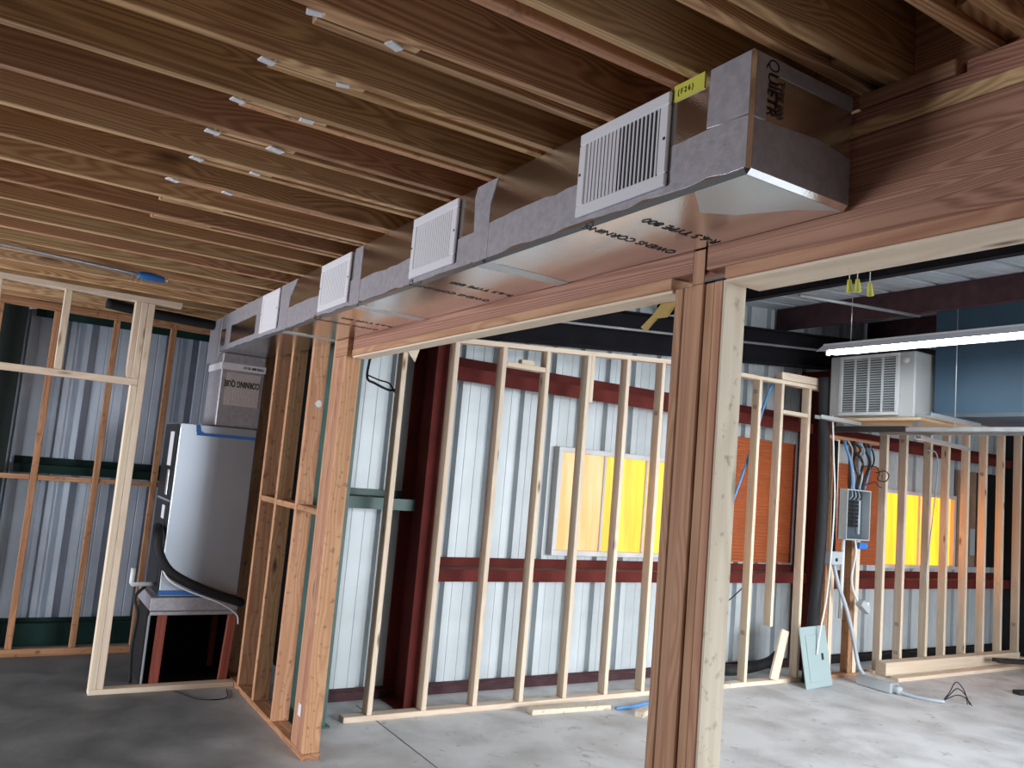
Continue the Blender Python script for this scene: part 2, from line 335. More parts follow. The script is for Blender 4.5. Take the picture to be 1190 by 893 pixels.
# ceiling over the left half: plywood deck on joists
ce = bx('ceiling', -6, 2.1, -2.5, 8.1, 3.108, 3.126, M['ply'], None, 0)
tag(ce, 'low timber ceiling of close-set floor joists under a plywood deck', 'ceiling', kind='structure')
JY = [-.4, -.1, .21, .53, .85, 1.165, 1.465, 1.808, 2.125, 2.44, 2.76, 3.07, 3.40, 3.72, 4.05, 4.37, 4.69, 5.0, 5.32, 5.63, 5.95, 6.27, 6.6, 6.9, 7.2, 7.5, 7.8]
kinds = ['joist', 'joist_pale', 'joist', 'joist_pale', 'joist', 'joist', 'joist_pale', 'joist', 'joist', 'joist', 'joist_red', 'joist_pale', 'joist', 'joist_pale', 'joist_red', 'joist', 'joist_pale', 'joist_red', 'joist_pale', 'joist', 'joist_pale']
for i, y in enumerate(JY):
    dz = jit(.004)
    bx('joist', -6, 1.835, y, y+.038, 2.822+dz, 3.107, WD[kinds[i % len(kinds)]], ce)
    if 0 < y < 4.2:
        xs = .50-.02*max(0, y-1.8)*1.2+jit(.03); g = .052
        bx('sister_joist', xs, 1.835, y+.038+g, y+.076+g, 2.832+jit(.004), 3.107, WD['joist' if i % 3 else 'orange'], ce)
        if y < 4.6:
            bx('splice_block', xs+.01, xs+.27, y+.039, y+.037+g, 2.832, 3.05, WD['joist_pale'], ce)
        bx('splice_block', 1.62, 1.83, y+.039, y+.037+g, 2.845, 3.0, WD['joist'], ce)
        if 1.3 < y < 3.7:
            for px in (xs-.015, xs+.2):
                s = random.uniform(.6, 1.)
                beam('foam_patch', (px-.028*s, y+.065, 2.824), (px+.03*s, y+.07+jit(.02), 2.824), .042*s, .006, M['foam'], ce, bev=.004)
# rim board where the joists end
bx('rim_board', 1.838, 1.876, -2.4, 8.0, 2.822, 3.107, WD['joist_red'], ce)

# high metal roof over the right half
ro = empty('roof', (6.5, 3, 3.6)); tag(ro, 'high pale ribbed metal roof beyond the timber header', 'roof', kind='structure')
def rz(x): return 3.62+.08*(x-5.15)
for i in range(13):
    y = -4.0+i*.76
    L_ = 12-1.95; d = Vector((1, 0, .08)).normalized()
    sheet('roof_sheet', (1.95, y, rz(1.95)), (0, 1, 0), .77, L_, M['roofsheet'], ro, d)
for k, x in enumerate((2.3, 3.7, 5.17, 6.87, 8.45, 10.1)):
    z1 = rz(x)-.004; mt = M['darksteel'] if k < 3 else M['purlin']
    p = bx('purlin', x, x+.012, -4, 5.84, z1-.22, z1, mt, ro, .001)
    bx('flange', x, x+.075, -4, 5.84, z1-.225, z1-.213, mt, p, .001)

# windows
def window(name, x0, x1, z0, z1, mats, label):
    w = empty(name, ((x0+x1)/2, 5.84, z0)); tag(w, label, 'window', kind='structure')
    f = .045
    bx('window_frame', x0-f, x1+f, 5.79, 5.868, z1, z1+f, M['whiteframe'], w)
    bx('window_frame', x0-f, x1+f, 5.79, 5.868, z0-f, z0, M['whiteframe'], w)
    bx('window_frame', x0-f, x0, 5.79, 5.868, z0, z1, M['whiteframe'], w)
    bx('window_frame', x1, x1+f, 5.79, 5.868, z0, z1, M['whiteframe'], w)
    n = len(mats); st = (x1-x0)/n
    for i, mt in enumerate(mats):
        bx('pane', x0+i*st+.012, x0+(i+1)*st-.012, 5.835, 5.845, z0, z1, M[mt], w, 0)
        if i: bx('mullion', x0+i*st-.013, x0+i*st+.013, 5.815, 5.86, z0, z1, M['whiteframe'], w)
window('window_1', 4.17, 5.67, 1.14, 1.99, ('pane', 'pane_bright', 'pane_bright'), 'glowing amber frosted window nearest the heavy timber post')
window('window_2', 8.88, 10.30, 1.09, 1.92, ('pane_sun', 'pane_sun'), 'glowing yellow frosted window behind the right-hand pine studs')
# orange fibreglass sheets fixed over the steel
def orange(x0, x1, z0, z1, label):
    o = empty('fibreglass_panel', ((x0+x1)/2, 5.85, z0)); tag(o, label, 'wall panel', 'orange fibreglass sheets')
    V = []; F = []; n = int((z1-z0)/.034); 
    for i in range(n*2+1):
        z = (z1-z0)*i/(n*2); y = .004*(1 if i % 2 else -1)
        V += [(x0-(x0+x1)/2, y-.02, z), (x1-(x0+x1)/2, y-.02, z), (x0-(x0+x1)/2, y-.014, z), (x1-(x0+x1)/2, y-.014, z)]
    for i in range(n*2):
        a = i*4; F += [(a, a+1, a+5, a+4), (a+2, a+6, a+7, a+3), (a, a+4, a+6, a+2), (a+1, a+3, a+7, a+5)]
    meshobj('corrugated_sheet', V, F, M['orangep'], o, ((x0+x1)/2, 5.85, z0))
    bx('edge_strip', x1-.012, x1+.012, 5.82, 5.84, z0, z1, M['redsteel'], o, .002)
orange(5.80, 7.25, 1.075, 2.34, 'dark orange corrugated fibreglass sheet between post and black hose')
orange(7.55, 8.78, 1.075, 2.20, 'orange corrugated fibreglass sheet behind the open breaker panel')
for i, (x0, x1, mt) in enumerate(((10.42, 10.85, 'brownp'), (10.87, 11.35, 'blackmetal'))):
    o = bx('wall_board', x0, x1, 5.82, 5.86, 1.08, 2.3, M[mt], None)
    tag(o, ('brown weathered board fixed beside the right-hand window', 'dark board at the far right end of the sheet wall')[i], 'board')
o = bx('wall_end', 11.42, 11.52, 5.4, 5.86, 0, 3.2, M['blackmetal'], None); o.name = 'steel_column'
tag(o, 'near-black steel column at the far right end of the sheet wall', 'column')

# ================================================================== STEEL FRAME
def icolumn(x0, x1, y0, y1, z1, mat, label, cat='column'):
    e = empty('steel_column', ((x0+x1)/2, (y0+y1)/2, 0)); tag(e, label, cat)
    t = .014; xm = (x0+x1)/2
    bx('flange', x0, x1, y0, y0+t, .012, z1, mat, e, .001); bx('flange', x0, x1, y1-t, y1, .012, z1, mat, e, .001)
    bx('web', xm-t/2, xm+t/2, y0+t, y1-t, .012, z1, mat, e, .001)
    bx('base_plate', x0-.03, x1+.03, y0-.015, y1, 0, .012, mat, e, .001)
    return e
icolumn(2.70, 2.885, 5.46, 5.85, 2.77, M['redsteel'], 'dark red steel column beside the leftmost new pine studs')
icolumn(7.34, 7.50, 5.50, 5.85, 3.15, M['redsteel'], 'dark red steel column behind the black hose')
icolumn(1.875, 2.055, 5.28, 5.84, 2.80, M['greensteel'], 'green steel column behind the end of the old partition')
icolumn(-.16, .07, 7.66, 7.92, 2.80, M['shadegreen'], 'green steel column coloured shadow-dark at the left edge by the rear wall')
def girt(x0, x1, z0, z1, yb, depth, mat, top, label, back=.07):
    e = empty('girt', ((x0+x1)/2, yb, z0)); tag(e, label, 'steel girt')
    t = .012
    bx('front_flange', x0, x1, yb-depth, yb-depth+t, z0, z1, mat, e, .001)
    bx('web', x0, x1, yb-depth+t, yb, z1-t, z1, top, e, .001)
    bx('back_flange', x0, x1, yb-t, yb, z1, z1+back, mat, e, .001)
    return e
girt(2.89, 7.33, .89, .985, 5.862, .20, M['redsteel'], M['dustyred'], 'dark red steel girt under the amber window')
girt(7.51, 11.41, .83, .935, 5.862, .20, M['redsteel'], M['dustyred'], 'dark red steel girt under the right-hand yellow window')
girt(2.89, 7.33, 2.46, 2.57, 5.862, .20, M['redsteel'], M['redsteel'], 'dark red steel girt above the amber window', .1)
girt(7.51, 11.41, 2.40, 2.50, 5.862, .20, M['redsteel'], M['redsteel'], 'dark red steel girt above the right-hand yellow window', .08)
girt(2.115, 2.70, 1.42, 1.505, 5.862, .27, M['greensteel'], M['darkgreen'], 'short green steel girt between green and red columns', .05)
girt(.13, 2.09, 1.43, 1.50, 7.94, .16, M['darkgreen'], M['darkgreen'], 'dark green steel girt across the wall left of the air handler', .06)
girt(.13, 2.09, 2.72, 2.80, 7.94, .16, M['darkgreen'], M['darkgreen'], 'dark green steel girt under the joists at the rear wall', .02)
girt(.13, 2.09, .02, .20, 7.94, .10, M['darkgreen'], M['darkgreen'], 'dark green base girt along the foot of the rear wall', .03)
girt(2.13, 7.33, .0, .06, 5.862, .05, M['purlin'], M['dustyred'], 'dark red base channel along the floor below the amber window', .02)
girt(7.51, 11.41, .0, .07, 5.862, .05, M['blackmetal'], M['blackmetal'], 'black base channel along the floor below the yellow window', .02)
ra = empty('rafter', (5, 5.5, 2.8)); tag(ra, 'dark steel roof rafter rising over the new stud wall', 'rafter')
d = Vector((1, 0, .08))
def rp(x, dz, y): return (x, y, 2.815+.082*(x-3.0)+dz)
beam('web', rp(2.2, .17, 5.62), rp(10.5, .17, 5.62), .012, .33, M['darksteel'], ra, bev=.001)
beam('bottom_flange', rp(2.2, 0, 5.62), rp(10.5, 0, 5.62), .18, .014, M['darksteel'], ra, bev=.001)
beam('top_flange', rp(2.2, .335, 5.62), rp(10.5, .335, 5.62), .18, .014, M['darksteel'], ra, bev=.001)
o = tube('conduit', [rp(2.3, .155, 5.4), rp(7.3, .155, 5.4)], .012, M['greysteel'], None, curve=False); tag(o, 'thin grey conduit running along the dark roof rafter', 'conduit')
o = tube('conduit', [(5.2, 4.2, 3.36), (6.9, 4.25, 3.5)], .014, M['greysteel'], None, curve=False); tag(o, 'grey conduit slung between the dark roof purlins', 'conduit')

# ================================================================== TIMBER FRAMING
# --- new stud wall in front of the amber window
nw = empty('stud_wall', (4.6, 5.375, 0)); tag(nw, 'new pine stud wall standing in front of the amber window', 'stud wall', 'new pine stud walls')
Y0, Y1 = 5.33, 5.419
bx('bottom_plate', 2.20, 5.9, Y0, Y1, 0, .038, WD['pine'], nw); bx('bottom_plate', 5.905, 7.02, Y0, Y1, 0, .038, WD['pine'], nw)
def tz(x): return 2.70+(x-2.81)*.07 if x < 4.93 else 2.848+(x-4.93)*.012
beam('top_plate', (2.30, 5.375, tz(2.3)+.019), (4.98, 5.375, tz(4.93)+.023), .089, .038, WD['pine'], nw)
beam('top_plate', (4.985, 5.375, tz(4.98)+.019), (7.06, 5.375, tz(7.06)+.019), .089, .038, WD['pine'], nw)
for i, xr in enumerate((2.403, 2.817, 3.235, 3.643, 4.054, 4.472, 4.872, 5.29, 5.70, 6.122, 6.85)):
    top = 2.58 if i == 0 else tz(xr)
    bx('stud', xr-.038, xr, Y0, Y1, .039, top, WD['pine'], nw)
bx('stud', 6.402, 6.44, Y0, Y1, .535, tz(6.4), WD['pine'], nw)                      # cut off above the floor
bx('scab', 4.056, 4.094, Y0+.004, Y1, 2.40, tz(4.09), WD['pine'], nw)
bx('blocking', 3.236, 3.604, Y0+.002, Y1, 2.585, 2.623, WD['pine'], nw)
bx('blocking', 6.442, 6.811, Y0+.002, Y1, 2.575, 2.613, WD['pine'], nw)
beam('upper_plate', (6.40, 5.375, 2.945), (7.06, 5.375, 2.955), .089, .075, WD['pine'], nw)
o = bx('offcut', 3.38, 3.50, 5.345, 5.40, 2.624, 2.66, WD['pine'], None); tag(o, 'small pine offcut lying on blocking between two studs', 'wood offcut')
meshobj('gusset', [(2.36, 5.318, 2.60), (2.49, 5.318, 2.62), (2.455, 5.318, 2.50), (2.36, 5.329, 2.60), (2.49, 5.329, 2.62), (2.455, 5.329, 2.50)],
        [(0, 1, 2), (3, 5, 4), (0, 3, 4, 1), (1, 4, 5, 2), (2, 5, 3, 0)], WD['pine'], nw)
# --- old short wall carrying the breaker panel
ow = empty('stud_wall', (7.5, 5.375, 0)); tag(ow, 'short old brown stud wall carrying the open breaker panel', 'stud wall')
bx('bottom_plate', 7.10, 8.02, Y0, Y1, 0, .038, WD['old'], ow)
for x0, mt in ((7.19, 'old'), (7.27, 'pine'), (7.60, 'old'), (7.68, 'pine')): bx('stud', x0, x0+.06, Y0, Y1, .039, 2.40, WD[mt], ow)
bx('top_plate', 7.10, 8.0, Y0, Y1, 2.401, 2.44, WD['old'], ow)
# --- right-hand new stud wall
rw = empty('stud_wall', (9.5, 5.375, 0)); tag(rw, 'new pine stud wall in front of the yellow window at far right', 'stud wall', 'new pine stud walls')
bx('bottom_plate', 8.05, 11.2, Y0, Y1, 0, .038, WD['pine'], rw)
bx('top_plate', 7.8, 11.2, Y0, Y1, 2.90, 2.938, WD['pine'], rw)
for xr in (8.179, 8.537, 9.01, 9.37, 9.79, 10.183, 10.583, 10.99): bx('stud', xr-.042, xr, Y0, Y1, .039, 2.899, WD['pine'], rw)
o = bx('lumber_plank', 8.06, 10.75, 5.20, 5.325, .0, .15, WD['pine'], None, .004); tag(o, 'thick pine timber lying on edge against the right-hand stud wall', 'plank')
o = beam('lumber_plank', (8.02, 5.08, .02), (11.1, 5.10, .02), .09, .038, WD['pine'], None); tag(o, 'thin pine plank flat on the floor before the thick timber', 'plank')
# --- old wall at the rear left
lw = empty('stud_wall', (.7, 7.62, 0)); tag(lw, 'old brown stud wall against the bluish sheets at rear left', 'stud wall')
bx('bottom_plate', -.09, 1.9, 7.56, 7.61, 0, .06, WD['old'], lw)
for xr in (-.10, .30, .745, 1.195, 1.62): bx('stud', xr-.048, xr, 7.56, 7.61, .061, 2.76, WD['old'], lw)
bx('top_plate', -.15, 1.9, 7.56, 7.61, 2.761, 2.82, WD['old'], lw)
for x0, x1 in ((-.098, .25), (.302, .695), (.747, 1.145), (1.197, 1.57)): bx('blocking', x0, x1, 7.565, 7.605, 1.385, 1.425, WD['old'], lw)
# --- closet front with its door opening
cw = empty('closet_frame', (.6, 6.41, 0)); tag(cw, 'new pine framed doorway in front of the air handler closet', 'door frame')
CY0, CY1 = 6.37, 6.459
beam('top_plate', (-2.4, 6.415, 2.785), (1.02, 6.415, 2.785), .089, .042, WD['pine'], cw)
bx('bottom_plate', .745, 1.725, CY0, CY1, 0, .036, WD['pine'], cw)
bx('king_stud', .792, .837, CY0, CY1, .037, 2.763, WD['pine'], cw)
bx('trimmer_stud', .745, .791, CY0, CY1, .037, 2.158, WD['pine'], cw)
bx('cripple', .745, .789, CY0, CY1, 2.207, 2.763, WD['pine'], cw)
bx('cripple', .707, .744, CY0+.003, CY1, 2.207, 2.763, WD['pine'], cw)
bx('header', -2.4, .79, CY0, CY1, 2.160, 2.206, WD['pine'], cw)
for x0 in (-.60, -.16, .255): bx('cripple', x0, x0+.046, CY0+.002, CY1, 2.207, 2.763, WD['pine'], cw)
# --- old partition beside the closet
pw = empty('partition', (1.775, 5.5, 0)); tag(pw, 'old stained partition of close brown studs under the duct', 'stud wall')
PX0, PX1 = 1.728, 1.838
bx('bottom_plate', PX0, PX1, 4.745, 6.70, 0, .038, WD['old'], pw)
for k in range(5):
    y = 4.747+k*.039
    bx('end_stud', PX0+.0005*k, 1.827 if k == 0 else PX1, y, y+.038, .039, 2.394, WD['orange' if k == 0 else 'fir'], pw)
for y, mt in ((5.375, 'orange'), (5.845, 'orange'), (6.255, 'orange'), (6.62, 'old'), (6.95, 'old')):
    bx('stud', PX0, PX1, y, y+.045, .039, 2.80, WD[mt], pw)
for y0, y1 in ((4.984, 5.373), (5.417, 5.843), (5.887, 6.253)): bx('blocking', PX0+.004, PX1-.004, y0, y1, 1.40, 1.44, WD['old'], pw)
bx('king_stud', PX0+.002, PX0+.034, 4.747, 4.942, 2.395, 2.503, WD['fir'], pw)
bx('king_stud', PX0+.002, PX1, 4.944, 4.982, .039, 2.80, WD['fir'], pw)
# --- heavy header carrying the joists
hb = empty('header_beam', (1.81, 2.6, 2.4)); tag(hb, 'long reddish fir header beam running behind the foil duct', 'beam')
HX = 1.765
bx('header_board', HX, HX+.05, 1.835, 4.94, 2.435, 2.70, WD['header'], hb); bx('header_board', HX, HX+.05, -2.3, 1.781, 2.435, 2.70, WD['header'], hb)
bx('header_ply', HX+.051, HX+.10, -2.3, 4.94, 2.44, 2.70, WD['header'], hb)
bx('top_plate', HX-.003, HX+.12, -2.3, 6.6, 2.702, 2.738, WD['joist_pale'], hb)
bx('shim_plate', HX+.012, HX+.11, -2.3, 6.6, 2.739, 2.778, WD['header'], hb)
bx('shim_plate', HX+.006, HX+.10, 1.02, 1.275, 2.779, 2.819, WD['fir'], hb); bx('shim_plate', HX+.03, HX+.10, -2.3, 1.01, 2.779, 2.819, WD['header'], hb)
bx('soffit_plate', HX-.004, HX+.089, 1.925, 4.745, 2.396, 2.434, WD['fir'], hb); bx('soffit_plate', HX-.004, HX+.12, -2.3, 1.70, 2.396, 2.434, WD['fir'], hb)
bx('soffit_liner', HX+.001, HX+.089, 1.925, 4.74, 2.385, 2.3955, WD['pine'], hb); bx('soffit_liner', HX+.001, HX+.15, -2.3, 1.70, 2.386, 2.3955, WD['pine'], hb)
# --- built-up post
po = empty('post', (1.81, 1.81, 0)); tag(po, 'thick built-up timber post of five boards with a cream front', 'post')
ED = [1.707, 1.744, 1.783, 1.833, 1.876, 1.914]
for k in range(5):
    z1 = 2.5045 if k == 2 else 2.3945
    xa = HX-.004 if k == 2 else HX+(.0, .004, 0, .003, .001)[k]
    if k == 2:
        bx('post_board', xa, HX+.092, ED[k], ED[k+1]-.001, 0, 2.3945, WD['fir'], po); bx('post_tongue', xa, HX-.001, ED[k], ED[k+1]-.001, 2.395, 2.503, WD['fir'], po, .001)
    else: bx('post_board', xa, HX+.092, ED[k], ED[k+1]-.001, 0, z1, WD['fir'], po)
bx('face_board', HX+.002, HX+.092, 1.699, 1.7065, 0, 2.394, WD['cream'], po, .001)

# ================================================================== AIR DUCT
du = empty('air_duct', (1.57, 3.9, 2.505)); tag(du, 'long silver foil-faced air duct with white registers under the joists', 'air duct')
DX0, DX1, DZ0, DZ1 = 1.38, 1.763, 2.505, 2.818
SE = [1.28, 2.50, 3.72, 4.94, 6.68]
secs = []
for a, b_ in zip(SE, SE[1:]):
    secs.append(bx('duct_section', DX0, DX1, a, b_, DZ0, DZ1, M['foil'], du, .012))
def ragged(name, pts3, nrm, parent, mat=None):
    """thin tape with a torn outline: polygon given in 3-D, thickened along nrm"""
    n = Vector(nrm)*.0016; V = [tuple(Vector(p)-n*.1) for p in pts3]+[tuple(Vector(p)+n) for p in pts3]; k = len(pts3)
    F = [tuple(range(k)), tuple(range(k, 2*k))[::-1]]+[(i, (i+1) % k, k+(i+1) % k, k+i) for i in range(k)]
    return meshobj(name, V, F, mat or M['tape'], parent)
def strip_left(y0, y1, zb, zt, parent, amp=.012):
    n = max(4, int((y1-y0)/.06)); lo = [(DX0, y0+(y1-y0)*i/n, zb+random.uniform(0, amp)) for i in range(n+1)]
    hi = [(DX0, y0+(y1-y0)*i/n, zt+jit(amp*.4)) for i in range(n+1)][::-1]
    return ragged('foil_tape', lo+hi, (-1, 0, 0), parent)
strip_left(1.285, 2.49, DZ0+.012, DZ0+.145, secs[0]); strip_left(2.55, 3.70, DZ0+.014, DZ0+.13, secs[1]); strip_left(3.75, 4.93, DZ0+.012, DZ0+.14, secs[2])
strip_left(4.95, 6.66, DZ0+.012, DZ0+.055, secs[3], .006); strip_left(4.95, 6.66, DZ1-.13, DZ1-.012, secs[3], .01)
ragged('foil_tape', [(DX0, 1.285, DZ0+.14), (DX0, 1.42, DZ0+.15), (DX0, 1.415, DZ1-.012), (DX0, 1.285, DZ1-.012)], (-1, 0, 0), secs[0])
ragged('foil_tape', [(DX0, 2.475, DZ0+.012), (DX0, 2.575, DZ0+.012), (DX0, 2.60, DZ1-.05), (DX0, 2.585, DZ1-.012), (DX0, 2.44, DZ1-.012), (DX0, 2.48, DZ1-.1)], (-1.5, 0, 0), secs[1])
ragged('foil_tape', [(DX0, 3.70, DZ0+.012), (DX0, 3.80, DZ0+.012), (DX0, 3.81, DZ1-.012), (DX0, 3.71, DZ1-.012)], (-1.5, 0, 0), secs[2])
ragged('foil_tape', [(DX0, 5.45, DZ0+.05), (DX0, 5.62, DZ0+.05), (DX0, 5.62, DZ1-.12), (DX0, 5.45, DZ1-.12)], (-1.5, 0, 0), secs[3])
ragged('foil_tape', [(DX0, 6.35, DZ0+.05), (DX0, 6.50, DZ0+.05), (DX0, 6.50, DZ1-.12), (DX0, 6.35, DZ1-.12)], (-1.5, 0, 0), secs[3])
ragged('foil_tape', [(DX0, 4.90, DZ0+.012), (DX0, 5.06, DZ0+.012), (DX0, 5.06, DZ1-.012), (DX0, 4.75, DZ1-.012), (DX0, 4.86, DZ1-.1)], (-1.5, 0, 0), secs[3])
for y, s in ((2.52, secs[1]), (3.74, secs[2]), (4.96, secs[3])):
    ragged('foil_tape', [(DX0+.012, y-.045, DZ0), (DX0+.2, y-.05, DZ0), (DX1-.012, y-.035, DZ0), (DX1-.012, y+.04, DZ0), (DX0+.15, y+.035, DZ0), (DX0+.012, y+.05, DZ0)], (0, 0, -1), s, M['tape_floorlit'])
# bottom corner sheet and the taped near end
ragged('foil_tape', [(DX0+.012, 1.292, DZ0), (DX1-.02, 1.292, DZ0), (DX1-.10, 1.36, DZ0), (DX0+.21, 1.50, DZ0), (DX0+.13, 1.56, DZ0), (DX0+.06, 1.50, DZ0), (DX0+.012, 1.46, DZ0)], (0, 0, -1), secs[0], M['tape_floorlit'])
ragged('foil_tape', [(DX0+.012, 1.28, DZ0+.012), (DX1-.012, 1.28, DZ0+.012), (DX1-.012, 1.28, DZ0+.135), (DX0+.24, 1.28, DZ0+.15), (DX0+.012, 1.28, DZ0+.135)], (0, -1, 0), secs[0])
ragged('foil_tape', [(DX0+.012, 1.28, DZ0+.14), (DX0+.05, 1.28, DZ0+.14), (DX0+.055, 1.28, DZ1-.05), (DX1-.012, 1.28, DZ1-.05), (DX1-.012, 1.28, DZ1-.012), (DX0+.012, 1.28, DZ1-.012)], (0, -1.4, 0), secs[0])
# yellow sticker near the end
yl = ragged('sticker', [(DX0, 1.435, DZ1-.052), (DX0, 1.545, DZ1-.052), (DX0, 1.545, DZ1-.008), (DX0, 1.435, DZ1-.008)], (-2, 0, 0), secs[0], M['yellow'])
text('printed_lettering', '( F 2 6 )', .022, (DX0-.0042, 1.53, DZ1-.038), (0, -1, 0), (0, 0, 1), M['ink'], secs[0], .8)
# print across the underside: two lines, repeated each section
for k, (y0, par) in enumerate(((1.70, secs[0]), (2.86, secs[1]), (4.10, secs[2]))):
    text('printed_lettering', 'R-6.5 TYPE 800', .052, (DX1-.02, y0, DZ0-.0012), (-1, 0, 0), (0, 1, 0), M['ink'], par, .88)
    text('printed_lettering', 'OWENS CORNING', .052, (DX1-.03, y0+.175, DZ0-.0012), (-1, 0, 0), (0, 1, 0), M['ink'], par, .82)
    # the print wraps on to the lower edge of the side
    text('printed_lettering', 'G', .05, (DX0-.0022, y0+.225, DZ0+.004), (0, 0, 1), (0, 1, 0), M['ink'], par, .8, .0006) if k else None
text('printed_lettering', 'QUIETR', .055, (DX0+.05, 1.2775, DZ1-.015), (0, 0, -1), (1, 0, 0), M['ink'], secs[0], .75)
text('printed_lettering', 'TYPE 800', .03, (DX0+.088, 1.2775, DZ1-.06), (0, 0, -1), (1, 0, 0), M['ink'], secs[0], .8)
# registers
def register(yc, w, closed=False):
    h0, h1 = DZ0+.034, DZ1-.02; y0, y1 = yc-w/2, yc+w/2; b = .036; xf = DX0-.003
    r = empty('register', (xf, yc, h0)); r.parent = du; r.matrix_parent_inverse = WM[du].inverted()
    X0, X1 = xf-.012, xf
    bx('frame', X0, X1, y0, y1, h0, h0+b, M['whitepl'], r, .004); bx('frame', X0, X1, y0, y1, h1-b, h1, M['whitepl'], r, .004)
    bx('frame', X0, X1, y0, y0+b, h0+b, h1-b, M['whitepl'], r, .004); bx('frame', X0, X1, y1-b, y1, h0+b, h1-b, M['whitepl'], r, .004)
    bx('backing', xf-.0015, xf, y0+b, y1-b, h0+b, h1-b, M['regin'] if not closed else M['whitepl'], r, 0)
    if closed: bx('damper_plate', xf-.007, xf-.003, y0+b, y1-b, h0+b, h1-b, M['whitepl'], r, .001)
    else:
        n = 19
        for i in range(n):
            y = y0+b+(i+.5)*(w-2*b)/n
            beam('louver', (xf-.0075, y, h0+b), (xf-.0075, y, h1-b), .0055 if (yc < 2 and i < n*.5) else .0098, .0018, M['whitepl'], r, up=(1, .25, 0), bev=0)
    for yy in (y0+.012, y1-.012): bx('screw', X0-.002, X0, yy-.004, yy+.004, (h0+h1)/2-.004, (h0+h1)/2+.004, M['regin'], r, .001)
register(1.742, .39); register(2.912, .40); register(4.06, .44); register(5.265, .39, True)

# plenum dropping to the air handler
PYF = 6.50
pl = bx('plenum', DX0+.002, 1.715, PYF, 6.95, 1.93, 2.504, M['tape'], du, .008)
bx('foil_window', 1.425, 1.685, PYF-.003, PYF, 2.10, 2.355, M['embossed'], pl, 0)
text('printed_lettering', 'CORNING QUIE', .066, (1.683, PYF-.0045, 2.29), (-1, 0, 0), (0, 0, -1), M['ink'], pl, .57, .0016)
bx('collar', DX0-.004, 1.72, PYF-.006, 6.955, 2.375, 2.43, M['whitepl'], pl, .004)
text('printed_lettering', 'TYPE 800  R-6.5', .026, (1.70, PYF-.0075, 2.41), (-1, 0, 0), (0, 0, -1), M['ink'], pl, .9, .0006)
bx('plenum_riser', DX0, 1.70, 6.69, 7.10, 2.45, 2.81, M['tape'], du, .008)

# ================================================================== AIR HANDLER
ah = empty('air_handler', (1.42, 6.8, .62)); tag(ah, 'tall grey air handler cabinet with blue tape in the closet', 'air handler')
cb = bx('cabinet', 1.135, 1.70, 6.47, 7.05, .65, 1.928, M['cabinet'], ah, .006)
bx('side_panel', 1.125, 1.1345, 6.49, 7.04, 1.35, 1.92, M['blackmetal'], cb, .002); bx('side_panel', 1.125, 1.1345, 6.49, 7.04, .66, 1.33, M['blackmetal'], cb, .002)
bx('label_plate', 1.1235, 1.1248, 6.62, 6.78, 1.60, 1.86, M['whitepl'], cb, 0); bx('label_plate', 1.1235, 1.1248, 6.62, 6.74, 1.20, 1.30, M['whitepl'], cb, 0)
bx('vent_strip', 1.12, 1.1248, 6.62, 6.70, 1.38, 1.57, M['galv'], cb, .001)
bx('painter_tape', 1.255, 1.695, 6.4665, 6.4695, 1.845, 1.868, M['bluetape'], cb, 0)
ragged('painter_tape', [(1.245, 6.469, 1.925), (1.275, 6.469, 1.925), (1.285, 6.469, 1.88), (1.31, 6.469, 1.868), (1.29, 6.469, 1.845), (1.25, 6.469, 1.87)], (0, -1.6, 0), cb, M['bluetape'])
bx('painter_tape', 1.128, 1.47, 6.464, 6.469, .66, .695, M['bluetape'], cb, 0)
bx('edge_trim', 1.133, 1.142, 6.466, 6.470, .70, 1.90, M['galv'], cb, .001)
sb = empty('return_air_box', (1.42, 6.7, 0)); tag(sb, 'black open return box on red legs under the air handler', 'return box')
bx('top_board', 1.085, 1.715, 6.465, 7.06, .545, .645, M['tape'], sb, .006)
bx('front_lip', 1.09, 1.712, 6.461, 6.48, .515, .544, M['tape'], sb, .004)
for x0, tilt in ((1.155, .0), (1.64, .02)):
    beam('leg', (x0+.025, 6.50, 0), (x0+.03+tilt, 6.50, .514), .062, .045, WD['redpaint'], sb, up=(0, 1, 0))
for x0 in (1.12, 1.66): bx('leg', x0, x0+.05, 6.98, 7.03, 0, .544, WD['redpaint'], sb)
bx('liner_side', 1.10, 1.115, 6.53, 7.04, .0, .544, M['blackbox'], sb, 0); bx('liner_side', 1.700, 1.712, 6.53, 7.04, .0, .544, M['blackbox'], sb, 0)
bx('liner_floor', 1.116, 1.699, 6.54, 7.04, .0, .01, M['blackbox'], sb, 0); bx('liner_back', 1.10, 1.712, 7.042, 7.055, .0, .544, M['blackbox'], sb, 0)
bx('edge_pipe', 1.085, 1.099, 6.47, 6.49, .03, .514, M['conduit'], sb, .003)
o = tube('refrigerant_hose', [(1.088, 6.60, 1.14), (1.072, 6.44, 1.10), (1.085, 6.40, .98), (1.19, 6.40, .83), (1.45, 6.42, .70), (1.70, 6.44, .615), (1.724, 6.45, .607)], .034, M['black'], None, 10)
tag(o, 'thick black insulated hose curving across the front of air handler', 'hose')
o = tube('copper_line', [(1.105, 6.43, .92), (1.16, 6.37, .80), (1.30, 6.365, .715), (1.55, 6.37, .62), (1.69, 6.40, .53), (1.72, 6.42, .45)], .007, M['whitep'], None, 6)
tag(o, 'thin pale line hanging under the thick black hose', 'line')
o = tube('drain_pipe', [(.955, 6.56, .84), (.955, 6.56, .735), (.96, 6.56, .725), (1.12, 6.60, .72)], .017, M['whitep'], None, 8, curve=False)
tag(o, 'white plastic drain pipe elbow left of the air handler', 'pipe')
o = tube('cable', [(1.07, 6.66, .70), (1.0, 6.62, .62), (1.03, 6.6, .50), (1.02, 6.6, .25), (1.04, 6.6, .01)], .012, M['black'], None, 6); tag(o, 'black cable hanging at the left foot of the air handler', 'cable')
